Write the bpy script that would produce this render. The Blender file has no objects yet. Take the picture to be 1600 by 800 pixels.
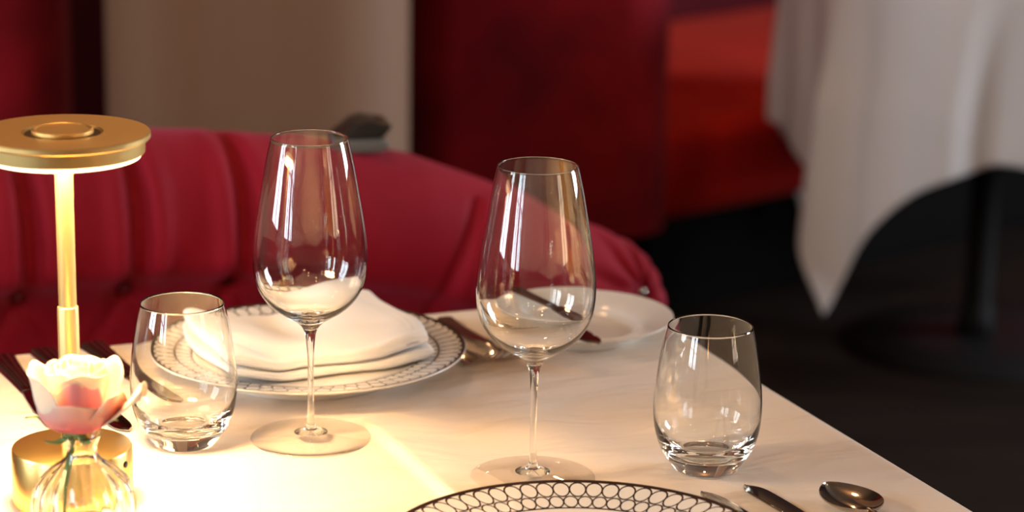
import bpy, math, random
from math import sin, cos, pi, sqrt, atan2, exp, radians
from mathutils import Vector, Matrix, noise

random.seed(7)
sc = bpy.context.scene
col = sc.collection

# ------------------------------------------------------------------ camera
PITCH, ROLL = radians(14.7), radians(0.9)
cd = bpy.data.cameras.new('camera')
cam = bpy.data.objects.new('camera', cd)
col.objects.link(cam)
cd.sensor_width = 36.0
cd.lens = 90.0
cd.clip_start = 0.05
fwd = Vector((0, cos(PITCH), -sin(PITCH)))
r0 = Vector((1, 0, 0)); u0 = r0.cross(fwd)
rt = cos(ROLL) * r0 + sin(ROLL) * u0
up = -sin(ROLL) * r0 + cos(ROLL) * u0
M = Matrix((rt, up, -fwd)).transposed().to_4x4()
M.translation = Vector((0, 0, 1.364))
cam.matrix_world = M
cd.dof.use_dof = True
cd.dof.focus_distance = 1.82
cd.dof.aperture_fstop = 4.8
sc.camera = cam

# ------------------------------------------------------------------ render look
sc.view_settings.view_transform = 'Standard'
sc.view_settings.look = 'None'
sc.view_settings.gamma = 1.0
sc.view_settings.use_curve_mapping = False
sc.view_settings.exposure = 0.0
cy = sc.cycles
cy.use_denoising = True
cy.caustics_refractive = True
cy.caustics_reflective = True
cy.blur_glossy = 0.6
cy.sample_clamp_indirect = 60.0
cy.max_bounces = 20
cy.transmission_bounces = 16
cy.glossy_bounces = 8
cy.diffuse_bounces = 4
cy.transparent_max_bounces = 16

# ------------------------------------------------------------------ world and lights
w = bpy.data.worlds.new('world'); sc.world = w
w.use_nodes = True
w.node_tree.nodes['Background'].inputs[0].default_value = (0.6, 0.75, 1.0, 1)
w.node_tree.nodes['Background'].inputs[1].default_value = 1.0

def area(name, loc, rot, sx, sy, power, color):
    l = bpy.data.lights.new(name, 'AREA'); l.shape = 'RECTANGLE'
    l.size = sx; l.size_y = sy; l.energy = power; l.color = color
    o = bpy.data.objects.new(name, l); o.location = loc; o.rotation_euler = rot
    col.objects.link(o); return o
def spot(name, loc, power, color, rad=0.03):
    l = bpy.data.lights.new(name, 'POINT'); l.energy = power; l.color = color; l.shadow_soft_size = rad
    o = bpy.data.objects.new(name, l); o.location = loc; col.objects.link(o); return o

DAY = (0.80, 0.90, 1.0)
WL, WR = -3.2, 4.2
ZW0, ZW1 = 0.85, 2.6
# daylight through the windows of the left and right wall; a tan light added at the front right gives warm fill and reflections
LEFT_WINS = [(-2.9, -1.95), (-1.7, -0.8), (0.4, 1.45)]
RIGHT_WINS = [(-1.35, -0.15), (3.2, 4.5)]
def glow(name, x, a, b, L, color, side):
    A = (b - a) * (ZW1 - ZW0)
    return area(name, (x, (a + b) / 2, (ZW0 + ZW1) / 2), (0, radians(-90 if side < 0 else 90), 0), ZW1 - ZW0, b - a, L * pi * A, color)
L_LEFT, L_RIGHT, L_FILL = 15.0, 28.0, 4.0
for (a, b) in LEFT_WINS: glow('daylight_left', WL - 0.14, a, b, L_LEFT, DAY, -1)
glow('daylight_right', WR + 0.14, *RIGHT_WINS[1], L_RIGHT, DAY, 1)
glow('warm_fill', WR + 0.14, *RIGHT_WINS[0], L_FILL, (1.0, 0.68, 0.42), 1)
WARM = (1.0, 0.56, 0.26)
for (x, y, p) in [(-1.3, -0.9, 9), (0.9, -1.4, 9), (1.3, 0.9, 9), (-0.5, 0.3, 6), (1.9, 2.9, 4), (-0.45, 2.75, 15), (0.5, 5.4, 16), (-1.6, 2.2, 5), (0.2, -0.6, 6)]:
    spot('ceiling_bulb', (x, y, 2.55), p * 1.2, WARM, 0.05)

# ------------------------------------------------------------------ materials
def new_mat(name):
    m = bpy.data.materials.new(name); m.use_nodes = True
    return m, m.node_tree, m.node_tree.nodes['Principled BSDF']
def pbr(name, color, rough=0.5, metal=0.0, spec=0.5, sheen=0.0, sheen_tint=(1, 1, 1, 1), coat=0.0):
    m, nt, p = new_mat(name)
    p.inputs['Base Color'].default_value = (*color, 1)
    p.inputs['Roughness'].default_value = rough
    p.inputs['Metallic'].default_value = metal
    p.inputs['Specular IOR Level'].default_value = spec
    p.inputs['Sheen Weight'].default_value = sheen
    p.inputs['Sheen Tint'].default_value = sheen_tint
    p.inputs['Coat Weight'].default_value = coat
    return m
def add_noise(m, scale, c1, c2, bump=0.0, bscale=None, stretch=(1, 1, 1), detail=4, dist=0.01):
    nt = m.node_tree; p = nt.nodes['Principled BSDF']
    tc = nt.nodes.new('ShaderNodeTexCoord'); mp = nt.nodes.new('ShaderNodeMapping')
    mp.inputs['Scale'].default_value = stretch
    nt.links.new(tc.outputs['Object'], mp.inputs[0])
    n = nt.nodes.new('ShaderNodeTexNoise'); n.inputs['Scale'].default_value = scale; n.inputs['Detail'].default_value = detail
    nt.links.new(mp.outputs[0], n.inputs[0])
    r = nt.nodes.new('ShaderNodeValToRGB')
    r.color_ramp.elements[0].color = (*c1, 1); r.color_ramp.elements[1].color = (*c2, 1)
    r.color_ramp.elements[0].position = 0.3; r.color_ramp.elements[1].position = 0.7
    nt.links.new(n.outputs['Fac'], r.inputs[0]); nt.links.new(r.outputs[0], p.inputs['Base Color'])
    if bump:
        n2 = nt.nodes.new('ShaderNodeTexNoise'); n2.inputs['Scale'].default_value = bscale or scale; n2.inputs['Detail'].default_value = 3
        nt.links.new(mp.outputs[0], n2.inputs[0])
        b = nt.nodes.new('ShaderNodeBump'); b.inputs['Strength'].default_value = bump; b.inputs['Distance'].default_value = dist
        nt.links.new(n2.outputs['Fac'], b.inputs['Height']); nt.links.new(b.outputs[0], p.inputs['Normal'])
    return m

def glass_mat(name, color=(1, 1, 1), rough=0.0, ior=1.5):
    m = bpy.data.materials.new(name); m.use_nodes = True
    nt = m.node_tree; nt.nodes.clear()
    g = nt.nodes.new('ShaderNodeBsdfGlass'); o = nt.nodes.new('ShaderNodeOutputMaterial')
    g.inputs['Color'].default_value = (*color, 1); g.inputs['Roughness'].default_value = rough; g.inputs['IOR'].default_value = ior
    nt.links.new(g.outputs[0], o.inputs[0]); return m

GLASS = glass_mat('clear_glass', (0.99, 0.995, 0.99), 0.0, 1.5)
def thin_glass(name):
    """thin sheet of glass: light passes straight through, the rest mirrors by Fresnel"""
    m = bpy.data.materials.new(name); m.use_nodes = True
    nt = m.node_tree; nt.nodes.clear()
    tr = nt.nodes.new('ShaderNodeBsdfTransparent'); tr.inputs[0].default_value = (0.995, 0.995, 0.995, 1)
    gl = nt.nodes.new('ShaderNodeBsdfGlossy'); gl.inputs['Roughness'].default_value = 0.0
    fr = nt.nodes.new('ShaderNodeFresnel'); fr.inputs[0].default_value = 1.5
    mx = nt.nodes.new('ShaderNodeMixShader'); o = nt.nodes.new('ShaderNodeOutputMaterial')
    geo = nt.nodes.new('ShaderNodeNewGeometry')
    # same Fresnel curve on either face of the sheet
    m3 = nt.nodes.new('ShaderNodeMath'); m3.operation = 'MULTIPLY_ADD'
    m3.inputs[1].default_value = 1 / 1.5 - 1.5; m3.inputs[2].default_value = 1.5
    nt.links.new(geo.outputs['Backfacing'], m3.inputs[0]); nt.links.new(m3.outputs[0], fr.inputs[0])
    nt.links.new(fr.outputs[0], mx.inputs[0]); nt.links.new(tr.outputs[0], mx.inputs[1]); nt.links.new(gl.outputs[0], mx.inputs[2])
    nt.links.new(mx.outputs[0], o.inputs[0]); return m
THIN = thin_glass('thin_clear_glass')
STEEL = pbr('polished_steel', (0.46, 0.42, 0.37), 0.11, 1.0)
BRASS = pbr('brushed_brass', (0.90, 0.60, 0.20), 0.30, 1.0)
BRASS_TOP = pbr('brushed_brass_top', (0.92, 0.64, 0.24), 0.42, 1.0)
BRASS_DARK = pbr('brass_groove', (0.07, 0.035, 0.012), 0.5)
BLACK = pbr('black_metal', (0.012, 0.011, 0.011), 0.5, 0, 0.2)
DARKBASE = pbr('dark_plinth', (0.006, 0.005, 0.005), 0.9, 0, 0.05)
BLACK_GLOSS = pbr('black_plastic', (0.02, 0.02, 0.018), 0.3)
LINER = pbr('grey_plastic', (0.16, 0.17, 0.16), 0.3)
def velvet(name, c, c2, sheen=0.35, tint=(0.9, 0.25, 0.4, 1)):
    m = pbr(name, c, 0.75, 0, 0.15, sheen, tint)
    m.node_tree.nodes['Principled BSDF'].inputs['Sheen Roughness'].default_value = 0.45
    add_noise(m, 5, c, c2, 0.12, 14, dist=0.01)
    return m
VELVET = velvet('crimson_velvet', (0.22, 0.005, 0.016), (0.32, 0.009, 0.026), 0.2)
VELVET_FAR = velvet('crimson_velvet_far', (0.12, 0.003, 0.008), (0.34, 0.008, 0.018), 0.35)
VELVET_SHADE = velvet('shaded_burgundy_velvet', (0.06, 0.003, 0.006), (0.09, 0.004, 0.009), 0.1)  # shade put into the colour: gap beside the pillar, unlit bench back
VELVET_RED = velvet('red_velvet', (0.42, 0.008, 0.006), (0.62, 0.020, 0.009), 0.1, (1, 0.3, 0.2, 1))
CRYSTAL = pbr('bright_stud', (0.8, 0.75, 0.68), 0.15, 1.0)
BRASS_STUD = pbr('dark_velvet_button', (0.12, 0.004, 0.012), 0.6)

def linen(name, c1, c2, wr=0.7, weave=900, wscale=9, wdist=0.016):
    m = pbr(name, c1, 0.85, 0, 0.2)
    nt = m.node_tree; p = nt.nodes['Principled BSDF']
    tc = nt.nodes.new('ShaderNodeTexCoord')
    n = nt.nodes.new('ShaderNodeTexNoise'); n.inputs['Scale'].default_value = 3.0
    r = nt.nodes.new('ShaderNodeValToRGB')
    r.color_ramp.elements[0].color = (*c1, 1); r.color_ramp.elements[1].color = (*c2, 1)
    nt.links.new(tc.outputs['Object'], n.inputs[0]); nt.links.new(n.outputs['Fac'], r.inputs[0]); nt.links.new(r.outputs[0], p.inputs['Base Color'])
    mp = nt.nodes.new('ShaderNodeMapping'); mp.inputs['Rotation'].default_value = (0, 0, radians(35)); mp.inputs['Scale'].default_value = (1, 2.6, 1)
    nt.links.new(tc.outputs['Object'], mp.inputs[0])
    n1 = nt.nodes.new('ShaderNodeTexNoise'); n1.inputs['Scale'].default_value = wscale; n1.inputs['Detail'].default_value = 2.5; n1.inputs['Distortion'].default_value = 0.6
    nt.links.new(mp.outputs[0], n1.inputs[0])
    b1 = nt.nodes.new('ShaderNodeBump'); b1.inputs['Strength'].default_value = wr; b1.inputs['Distance'].default_value = wdist
    nt.links.new(n1.outputs['Fac'], b1.inputs['Height'])
    w1 = nt.nodes.new('ShaderNodeTexWave'); w1.inputs['Scale'].default_value = weave / 6; w1.bands_direction = 'X'
    w2 = nt.nodes.new('ShaderNodeTexWave'); w2.inputs['Scale'].default_value = weave / 6; w2.bands_direction = 'Y'
    ad = nt.nodes.new('ShaderNodeMath'); ad.operation = 'ADD'
    for wv in (w1, w2): nt.links.new(tc.outputs['Object'], wv.inputs[0])
    nt.links.new(w1.outputs['Fac'], ad.inputs[0]); nt.links.new(w2.outputs['Fac'], ad.inputs[1])
    b2 = nt.nodes.new('ShaderNodeBump'); b2.inputs['Strength'].default_value = 0.15; b2.inputs['Distance'].default_value = 0.0004
    nt.links.new(ad.outputs[0], b2.inputs['Height']); nt.links.new(b1.outputs[0], b2.inputs['Normal']); nt.links.new(b2.outputs[0], p.inputs['Normal'])
    return m
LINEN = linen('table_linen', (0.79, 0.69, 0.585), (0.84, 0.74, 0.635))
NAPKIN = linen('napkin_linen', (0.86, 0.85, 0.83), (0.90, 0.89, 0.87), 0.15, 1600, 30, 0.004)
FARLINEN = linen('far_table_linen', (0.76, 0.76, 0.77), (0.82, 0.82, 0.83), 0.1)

# porcelain with the two rings of linked ovals on the rim: UV = (position around, radius in metres)
def porcelain(name, pattern=True):
    m = pbr(name, (0.82, 0.79, 0.73), 0.12, 0, 0.5)
    if not pattern: return m
    nt = m.node_tree; p = nt.nodes['Principled BSDF']
    uv = nt.nodes.new('ShaderNodeUVMap'); sep = nt.nodes.new('ShaderNodeSeparateXYZ'); nt.links.new(uv.outputs[0], sep.inputs[0])
    def mth(op, a, b=None, c=None):
        n = nt.nodes.new('ShaderNodeMath'); n.operation = op
        for i, v in enumerate((a, b, c)):
            if v is None: continue
            if isinstance(v, (int, float)): n.inputs[i].default_value = v
            else: nt.links.new(v, n.inputs[i])
        return n.outputs[0]
    U, V = sep.outputs[0], sep.outputs[1]
    def ovals(off, rc, hr, wa, lw):
        f = mth('SUBTRACT', mth('FRACT', mth('ADD', U, off)), 0.5)
        a = mth('DIVIDE', f, wa); b = mth('DIVIDE', mth('SUBTRACT', V, rc), hr)
        d = mth('SQRT', mth('ADD', mth('MULTIPLY', a, a), mth('MULTIPLY', b, b)))
        return mth('LESS_THAN', mth('ABSOLUTE', mth('SUBTRACT', d, 1.0)), lw)
    def line(rc, hw): return mth('LESS_THAN', mth('ABSOLUTE', mth('SUBTRACT', V, rc)), hw)
    o1 = ovals(0.0, 0.1172, 0.0091, 0.49, 0.10)
    o2 = ovals(0.5, 0.1012, 0.0070, 0.485, 0.115)
    l1 = line(0.1294, 0.0028); l2 = line(0.0934, 0.0008)
    fac = mth('MAXIMUM', mth('MAXIMUM', o1, o2), mth('MAXIMUM', l1, l2))
    mx = nt.nodes.new('ShaderNodeMix'); mx.data_type = 'RGBA'
    nt.links.new(fac, mx.inputs[0]); mx.inputs[6].default_value = (0.82, 0.79, 0.73, 1); mx.inputs[7].default_value = (0.032, 0.015, 0.010, 1)
    nt.links.new(mx.outputs[2], p.inputs['Base Color'])
    return m
PORC = porcelain('patterned_porcelain'); PLAIN = porcelain('plain_porcelain', False)

def emis(name, color, s):
    m = bpy.data.materials.new(name); m.use_nodes = True; nt = m.node_tree; nt.nodes.clear()
    e = nt.nodes.new('ShaderNodeEmission'); o = nt.nodes.new('ShaderNodeOutputMaterial')
    e.inputs[0].default_value = (*color, 1); e.inputs[1].default_value = s
    nt.links.new(e.outputs[0], o.inputs[0]); return m
LED = emis('warm_led_diffuser', (1.0, 0.72, 0.42), 6.0)

# ------------------------------------------------------------------ helpers
def mesh_obj(name, verts, faces, mat, parent=None, smooth=True, uvs=None, mats=None, fmat=None, loc=None):
    me = bpy.data.meshes.new(name); me.from_pydata([tuple(v) for v in verts], [], faces)
    me.validate()
    if smooth: me.polygons.foreach_set('use_smooth', [True] * len(me.polygons))
    for mm in (mats or [mat]): me.materials.append(mm)
    if fmat: me.polygons.foreach_set('material_index', fmat)
    if uvs:
        ul = me.uv_layers.new(name='UVMap')
        for li, vi in enumerate([l.vertex_index for l in me.loops]): ul.data[li].uv = uvs[vi]
    me.update()
    o = bpy.data.objects.new(name, me); col.objects.link(o)
    if parent: o.parent = parent
    if loc: o.location = loc
    return o
def empty(name, loc, rz=0):
    o = bpy.data.objects.new(name, None); o.empty_display_size = 0.03; o.location = loc; o.rotation_euler = (0, 0, rz); col.objects.link(o); return o
def tag(o, label=None, cat=None, group=None, kind=None):
    if label: o['label'] = label
    if cat: o['category'] = cat
    if group: o['group'] = group
    if kind: o['kind'] = kind
    return o
def spline(pts, n):
    """Catmull-Rom through pts (tuples of any size), n samples per segment"""
    out = []
    P = [pts[0]] + list(pts) + [pts[-1]]
    for i in range(1, len(P) - 2):
        for k in range(n):
            t = k / n
            out.append(tuple(0.5 * (2 * b + (c - a) * t + (2 * a - 5 * b + 4 * c - d) * t * t + (3 * b - a - 3 * c + d) * t ** 3)
                             for a, b, c, d in zip(P[i - 1], P[i], P[i + 1], P[i + 2])))
    out.append(tuple(pts[-1])); return out
def lathe(prof, n=96, closed=False, ripple=None):
    """prof: (r, z) list. Axis points (r=0) become poles."""
    V, F, idx = [], [], []
    for (r, z) in prof:
        if r < 1e-7: idx.append([len(V)]); V.append((0, 0, z))
        else:
            row = []
            for k in range(n):
                a = 2 * pi * k / n
                rr = r * (1 + (ripple(a, z) if ripple else 0))
                row.append(len(V)); V.append((rr * cos(a), rr * sin(a), z))
            idx.append(row)
    m = len(prof)
    for i in range(m if closed else m - 1):
        A, B = idx[i], idx[(i + 1) % m]
        for k in range(n):
            k2 = (k + 1) % n
            if len(A) == 1 and len(B) == 1: continue
            if len(A) == 1: F.append((A[0], B[k2], B[k]))
            elif len(B) == 1: F.append((A[k], A[k2], B[0]))
            else: F.append((A[k], A[k2], B[k2], B[k]))
    return V, F
def lathe_obj(name, prof, mat, parent=None, n=96, closed=False, loc=None, ripple=None, edge=None):
    V, F = lathe(prof, n, closed, ripple)
    o = mesh_obj(name, V, F, mat, parent, True, loc=loc)
    if edge:
        with_angle(o, edge)
    return o
def with_angle(o, deg=35):
    o.data.set_sharp_from_angle(angle=radians(deg))
def thin_above(o, z0):
    """thin wall material on everything higher than z0, solid glass below"""
    o.data.materials.append(THIN)
    for p in o.data.polygons:
        if p.center.z > z0: p.material_index = 1
def fixn(o):
    import bmesh
    bm = bmesh.new(); bm.from_mesh(o.data); bmesh.ops.recalc_face_normals(bm, faces=bm.faces); bm.to_mesh(o.data); bm.free(); return o
def grid_closed(fn_top, fn_bot, nu, nv):
    """two sheets sharing a border; fn(a,b) with a,b in [0,1]"""
    V, F = [], []
    T = [[None] * (nv + 1) for _ in range(nu + 1)]; B = [[None] * (nv + 1) for _ in range(nu + 1)]
    for i in range(nu + 1):
        for j in range(nv + 1):
            T[i][j] = len(V); V.append(fn_top(i / nu, j / nv))
    for i in range(nu + 1):
        for j in range(nv + 1):
            B[i][j] = len(V); V.append(fn_bot(i / nu, j / nv))
    for i in range(nu):
        for j in range(nv):
            F.append((T[i][j], T[i + 1][j], T[i + 1][j + 1], T[i][j + 1])); F.append((B[i][j], B[i][j + 1], B[i + 1][j + 1], B[i + 1][j]))
    for i in range(nu):
        F.append((T[i][0], B[i][0], B[i + 1][0], T[i + 1][0])); F.append((T[i][nv], T[i + 1][nv], B[i + 1][nv], B[i][nv]))
    for j in range(nv):
        F.append((T[0][j], T[0][j + 1], B[0][j + 1], B[0][j])); F.append((T[nu][j], B[nu][j], B[nu][j + 1], T[nu][j + 1]))
    return V, F
def boxes_mesh(bxs):
    V, F = [], []
    for (x0, x1, y0, y1, z0, z1) in bxs:
        b = len(V)
        V += [(x0, y0, z0), (x1, y0, z0), (x1, y1, z0), (x0, y1, z0), (x0, y0, z1), (x1, y0, z1), (x1, y1, z1), (x0, y1, z1)]
        F += [(b, b + 3, b + 2, b + 1), (b + 4, b + 5, b + 6, b + 7), (b, b + 1, b + 5, b + 4), (b + 1, b + 2, b + 6, b + 5), (b + 2, b + 3, b + 7, b + 6), (b + 3, b, b + 4, b + 7)]
    return V, F
def bevel(o, w, seg=3):
    m = o.modifiers.new('bevel', 'BEVEL'); m.width = w; m.segments = seg; m.limit_method = 'ANGLE'; return o
def extrude_plan(name, pts, z0, z1, mat, parent=None, loc=None, smooth=True, nz=1, fn=None):
    """closed plan outline extruded upward, capped"""
    n = len(pts); V, F = [], []
    for k in range(nz + 1):
        z = z0 + (z1 - z0) * k / nz
        for (x, y) in pts:
            V.append(fn(x, y, z) if fn else (x, y, z))
    for k in range(nz):
        for i in range(n):
            j = (i + 1) % n
            F.append((k * n + i, k * n + j, (k + 1) * n + j, (k + 1) * n + i))
    F.append(tuple(reversed(range(n)))); F.append(tuple(nz * n + i for i in range(n)))
    o = mesh_obj(name, V, F, mat, parent, smooth, loc=loc); with_angle(o, 50); return o
def rounded_plan(x0, x1, y0, y1, r, n=10):
    out = []
    for (cx, cy_, a0) in [(x1 - r, y1 - r, 0), (x0 + r, y1 - r, 90), (x0 + r, y0 + r, 180), (x1 - r, y0 + r, 270)]:
        for k in range(n + 1):
            a = radians(a0 + 90 * k / n); out.append((cx + r * cos(a), cy_ + r * sin(a)))
    return out

T = 0.75
UA = radians(22.8)
CORNER = Vector((0.0952, 2.2128))
def table_pt(u, v):
    return (CORNER.x + u * cos(UA) + v * sin(UA), CORNER.y + u * sin(UA) - v * cos(UA))

# ------------------------------------------------------------------ the room
FLOOR = pbr('dark_floor', (0.016, 0.011, 0.008), 0.75, 0, 0.1)
add_noise(FLOOR, 3, (0.012, 0.008, 0.006), (0.022, 0.014, 0.010), 0.05, 20, (1, 6, 1))
WALLM = pbr('tan_wall', (0.30, 0.20, 0.13), 0.8); add_noise(WALLM, 2, (0.27, 0.18, 0.12), (0.33, 0.22, 0.15))
WALLD = pbr('dark_wall', (0.03, 0.012, 0.012), 0.8); add_noise(WALLD, 2, (0.025, 0.010, 0.010), (0.035, 0.014, 0.014))
CEIL = pbr('cream_ceiling', (0.55, 0.45, 0.34), 0.9); add_noise(CEIL, 2, (0.20, 0.14, 0.10), (0.24, 0.17, 0.12))
Y0, Y1, ZC = -3.0, 6.6, 2.9
def struct(name, bxs, mat):
    V, F = boxes_mesh(bxs); o = mesh_obj(name, V, F, mat, smooth=False); tag(o, kind='structure'); return o
struct('floor', [(WL, WR, Y0, Y1, -0.1, 0)], FLOOR)
struct('ceiling', [(WL, WR, Y0, Y1, ZC, ZC + 0.1)], CEIL)
struct('wall_back', [(WL, WR, Y1, Y1 + 0.1, 0, ZC)], WALLD)
struct('wall_front', [(WL, WR, Y0 - 0.1, Y0, 0, ZC)], WALLM)
def side_wall(name, x0, x1, wins):
    bx = []; y = Y0
    for (a, b) in wins:
        bx.append((x0, x1, y, a, 0, ZC)); bx.append((x0, x1, a, b, 0, ZW0)); bx.append((x0, x1, a, b, ZW1, ZC)); y = b
    bx.append((x0, x1, y, Y1, 0, ZC)); struct(name, bx, WALLM)
side_wall('wall_left', WL - 0.12, WL, LEFT_WINS)
side_wall('wall_right', WR, WR + 0.12, RIGHT_WINS)
wi = 1
for (xw, wins) in ((WL - 0.06, LEFT_WINS), (WR + 0.06, RIGHT_WINS)):
    for (a, b) in wins:
        bx = [(xw - .02, xw + .02, a, b, ZW0, ZW0 + .04), (xw - .02, xw + .02, a, b, ZW1 - .04, ZW1), (xw - .02, xw + .02, a, a + .03, ZW0, ZW1),
              (xw - .02, xw + .02, b - .03, b, ZW0, ZW1), (xw - .02, xw + .02, (a + b) / 2 - .04, (a + b) / 2 + .04, ZW0, ZW1),
              (xw - .02, xw + .02, a, b, 1.42, 1.46), (xw - .02, xw + .02, a, b, 1.95, 1.98)]
        struct('window_%d' % wi, bx, BLACK); wi += 1

# ------------------------------------------------------------------ background furniture
# taupe pillar with rounded edges
TAUPE = pbr('taupe_plaster', (0.25, 0.16, 0.11), 0.7, 0, 0.3)
add_noise(TAUPE, 1.4, (0.24, 0.12, 0.062), (0.29, 0.18, 0.12), stretch=(2.5, 1, 0.15))
o = extrude_plan('pillar', rounded_plan(-0.600, -0.165, 3.6, 4.05, 0.11, 14), 0, ZC, TAUPE)
tag(o, 'wide smooth taupe brown pillar rising behind the tufted sofa', 'pillar')
# burgundy booth panel at the far left, beside the pillar
def padded_panel(name, x0, x1, y0, y1, z0, z1, r, mat, parent=None, wav=0.0):
    def fn(x, y, z):
        t = (z - z0) / (z1 - z0); k = 1 - 0.5 * max(0, (t - 0.97) / 0.03) ** 2 * 0.2
        cx, cyy = (x0 + x1) / 2, (y0 + y1) / 2
        return (cx + (x - cx) * k, cyy + (y - cyy) * k + wav * sin(x * 14) * (1 if y < cyy else 0), z)
    return extrude_plan(name, rounded_plan(x0, x1, y0, y1, r, 10), z0, z1, mat, parent, nz=40, fn=fn)
t = empty('velvet_screen', (-0.95, 3.9, 0)); tag(t, 'tall burgundy velvet screen at the left edge of the view', 'screen')
o = padded_panel('upholstery', -0.45, 0.262, -0.14, 0.1, 0.1, 1.9, 0.1, VELVET_FAR, t)
V, F = boxes_mesh([(-0.44, 0.25, -0.12, 0.09, 0, 0.12)]); mesh_obj('plinth', V, F, DARKBASE, t, False)
o = padded_panel('shaded_gap_panel', -1.2, -0.35, 4.35, 4.45, 0.0, 2.7, 0.04, VELVET_SHADE, None, 0.01)  # dark panel added to stand in for the shadowed recess
tag(o, 'dark burgundy panel added for the shaded gap between the left velvet screen and the taupe pillar', 'panel')
# high red velvet booth back in the middle
t = empty('velvet_booth', (0.05, 4.5, 0)); tag(t, 'high dark red velvet booth standing right of the taupe pillar', 'booth')
o = padded_panel('upholstery', -0.245, 0.222, -0.11, 0.13, 0.25, 1.9, 0.09, VELVET_FAR, t)
V, F = boxes_mesh([(-0.2, 0.16, -0.06, 0.1, 0, 0.26)]); mesh_obj('plinth', V, F, DARKBASE, t, False)
# red bench further back: slanted front
t = empty('red_bench', (0.30, 4.62, 0), radians(42)); tag(t, 'low bright red velvet bench behind the high velvet booth, beside the far table', 'bench')
c, s = cos(radians(-42)), sin(radians(-42))
def soft_box(name, x0, x1, y0, y1, z0, z1, r, mat, parent):
    V, F = boxes_mesh([(x0, x1, y0, y1, z0, z1)]); o = mesh_obj(name, V, F, mat, parent, False)
    bevel(o, r, 5); 
    for p_ in o.data.polygons: p_.use_smooth = True
    return o
soft_box('seat', -0.03, 1.5, 0.0, 0.9, 0.215, 0.40, 0.05, VELVET_RED, t)
soft_box('backrest', -0.03, 1.5, 0.86, 1.05, 0.36, 1.1, 0.06, VELVET_SHADE, t)  # back is unlit, its darkness is in the colour
soft_box('plinth', 0.05, 1.4, 0.12, 0.85, 0.0, 0.22, 0.01, DARKBASE, t)

# far table with hanging white cloth
FC = (0.87, 4.60); FR = 0.37
t = empty('pedestal_table', (FC[0], FC[1], 0)); tag(t, 'round black pedestal table under the hanging white cloth', 'table')
lathe_obj('tabletop', [(0, 0.715), (FR - .01, 0.715), (FR, 0.72), (FR, 0.738), (FR - .006, 0.743), (0, 0.743)], BLACK, t, 64, edge=40)
lathe_obj('pole', [(0, 0.02), (0.04, 0.02), (0.03, 0.06), (0.026, 0.1), (0.026, 0.68), (0.05, 0.712), (0, 0.712)], BLACK, t, 32)
lathe_obj('base', [(0, 0), (0.235, 0), (0.24, 0.006), (0.235, 0.012), (0.1, 0.022), (0, 0.026)], BLACK, t, 64, edge=50)
def drape(R, a, ang, z, nf=11, amp=0.030, N=150, th=0.002):
    V, F = [], []
    for i in range(N + 1):
        for j in range(N + 1):
            x = -a + 2 * a * i / N; y = -a + 2 * a * j / N
            rho = sqrt(x * x + y * y); ph = atan2(y, x)
            if rho <= R: p = (x, y, 0)
            else:
                h = rho - R
                cf = abs(sin(2 * ph))
                fold = sin(nf * ph + 0.7) * 0.6 + sin(nf * 1.7 * ph + 2.0) * 0.4
                q = min(1, h / 0.25)
                # gather towards the corner into a narrow pleat
                d = ((ph - pi / 4 + pi) % (pi / 2)) ; d = (ph % (pi / 2)) - pi / 4
                ph2 = ph - d * 0.30 * q * exp(-(d / 0.42) ** 2)
                rr = R + 0.012 * (1 - exp(-h / 0.02)) + amp * fold * q + 0.10 * q * q * cf ** 4 * h
                bend = min(h, 0.02)
                p = (rr * cos(ph2), rr * sin(ph2), -(h - 0.35 * bend))
            V.append(p)
    for i in range(N):
        for j in range(N):
            b = i * (N + 1) + j; F.append((b, b + N + 1, b + N + 2, b + 1))
    return V, F
V, F = drape(FR, 0.70, 0, 0)
o = mesh_obj('tablecloth', V, F, FARLINEN, loc=(FC[0], FC[1], 0.7465)); o.rotation_euler = (0, 0, radians(222 - 45))
m_ = o.modifiers.new('solid', 'SOLIDIFY'); m_.thickness = 0.0025; m_.offset = 1
tag(o, 'long white tablecloth hanging to a point from the far table at the upper right', 'tablecloth')

# ------------------------------------------------------------------ tufted crimson sofa behind the table
t = empty('tufted_sofa', (0, 2.60, 0), UA); tag(t, 'tufted crimson velvet sofa with rolled back directly behind the table', 'sofa')
KP = [(-1.10, .842), (-0.53, .843), (-0.408, .845), (-0.325, .8374), (-0.265, .829), (-0.19, .817), (-0.115, .800), (-0.03, .7655), (0.05, .728), (0.103, .703), (0.135, .686), (0.155, .668), (0.168, .648), (0.176, .626), (0.180, .600)]
def interp(tab, x):
    if x <= tab[0][0]: return tab[0][1]
    for (a, b), (c_, d) in zip(tab, tab[1:]):
        if x <= c_: return b + (d - b) * (x - a) / (c_ - a)
    return tab[-1][1]
SEND = 0.180
prof = spline([(-.10, -.42), (-.10, -.22), (-.10, -.10), (-.085, -.045), (-.05, -.012), (0, 0), (.042, -.012), (.072, -.042), (.083, -.085), (.072, -.122), (.038, -.148), (.014, -.180), (.012, -.25), (.040, -.33), (.055, -.42)], 7)
BUT = [(-0.885, .69), (-0.78, .69), (-0.68, .69), (-0.578, .69), (-0.525, .695), (-0.421, .692), (-0.312, .69), (-0.205, .68)]
BUT = [(-0.945 + 0.105 * k, .692) for k in range(7)]
FAN = (0.124, .646)
NS = 330
V, F = [], []
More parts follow.
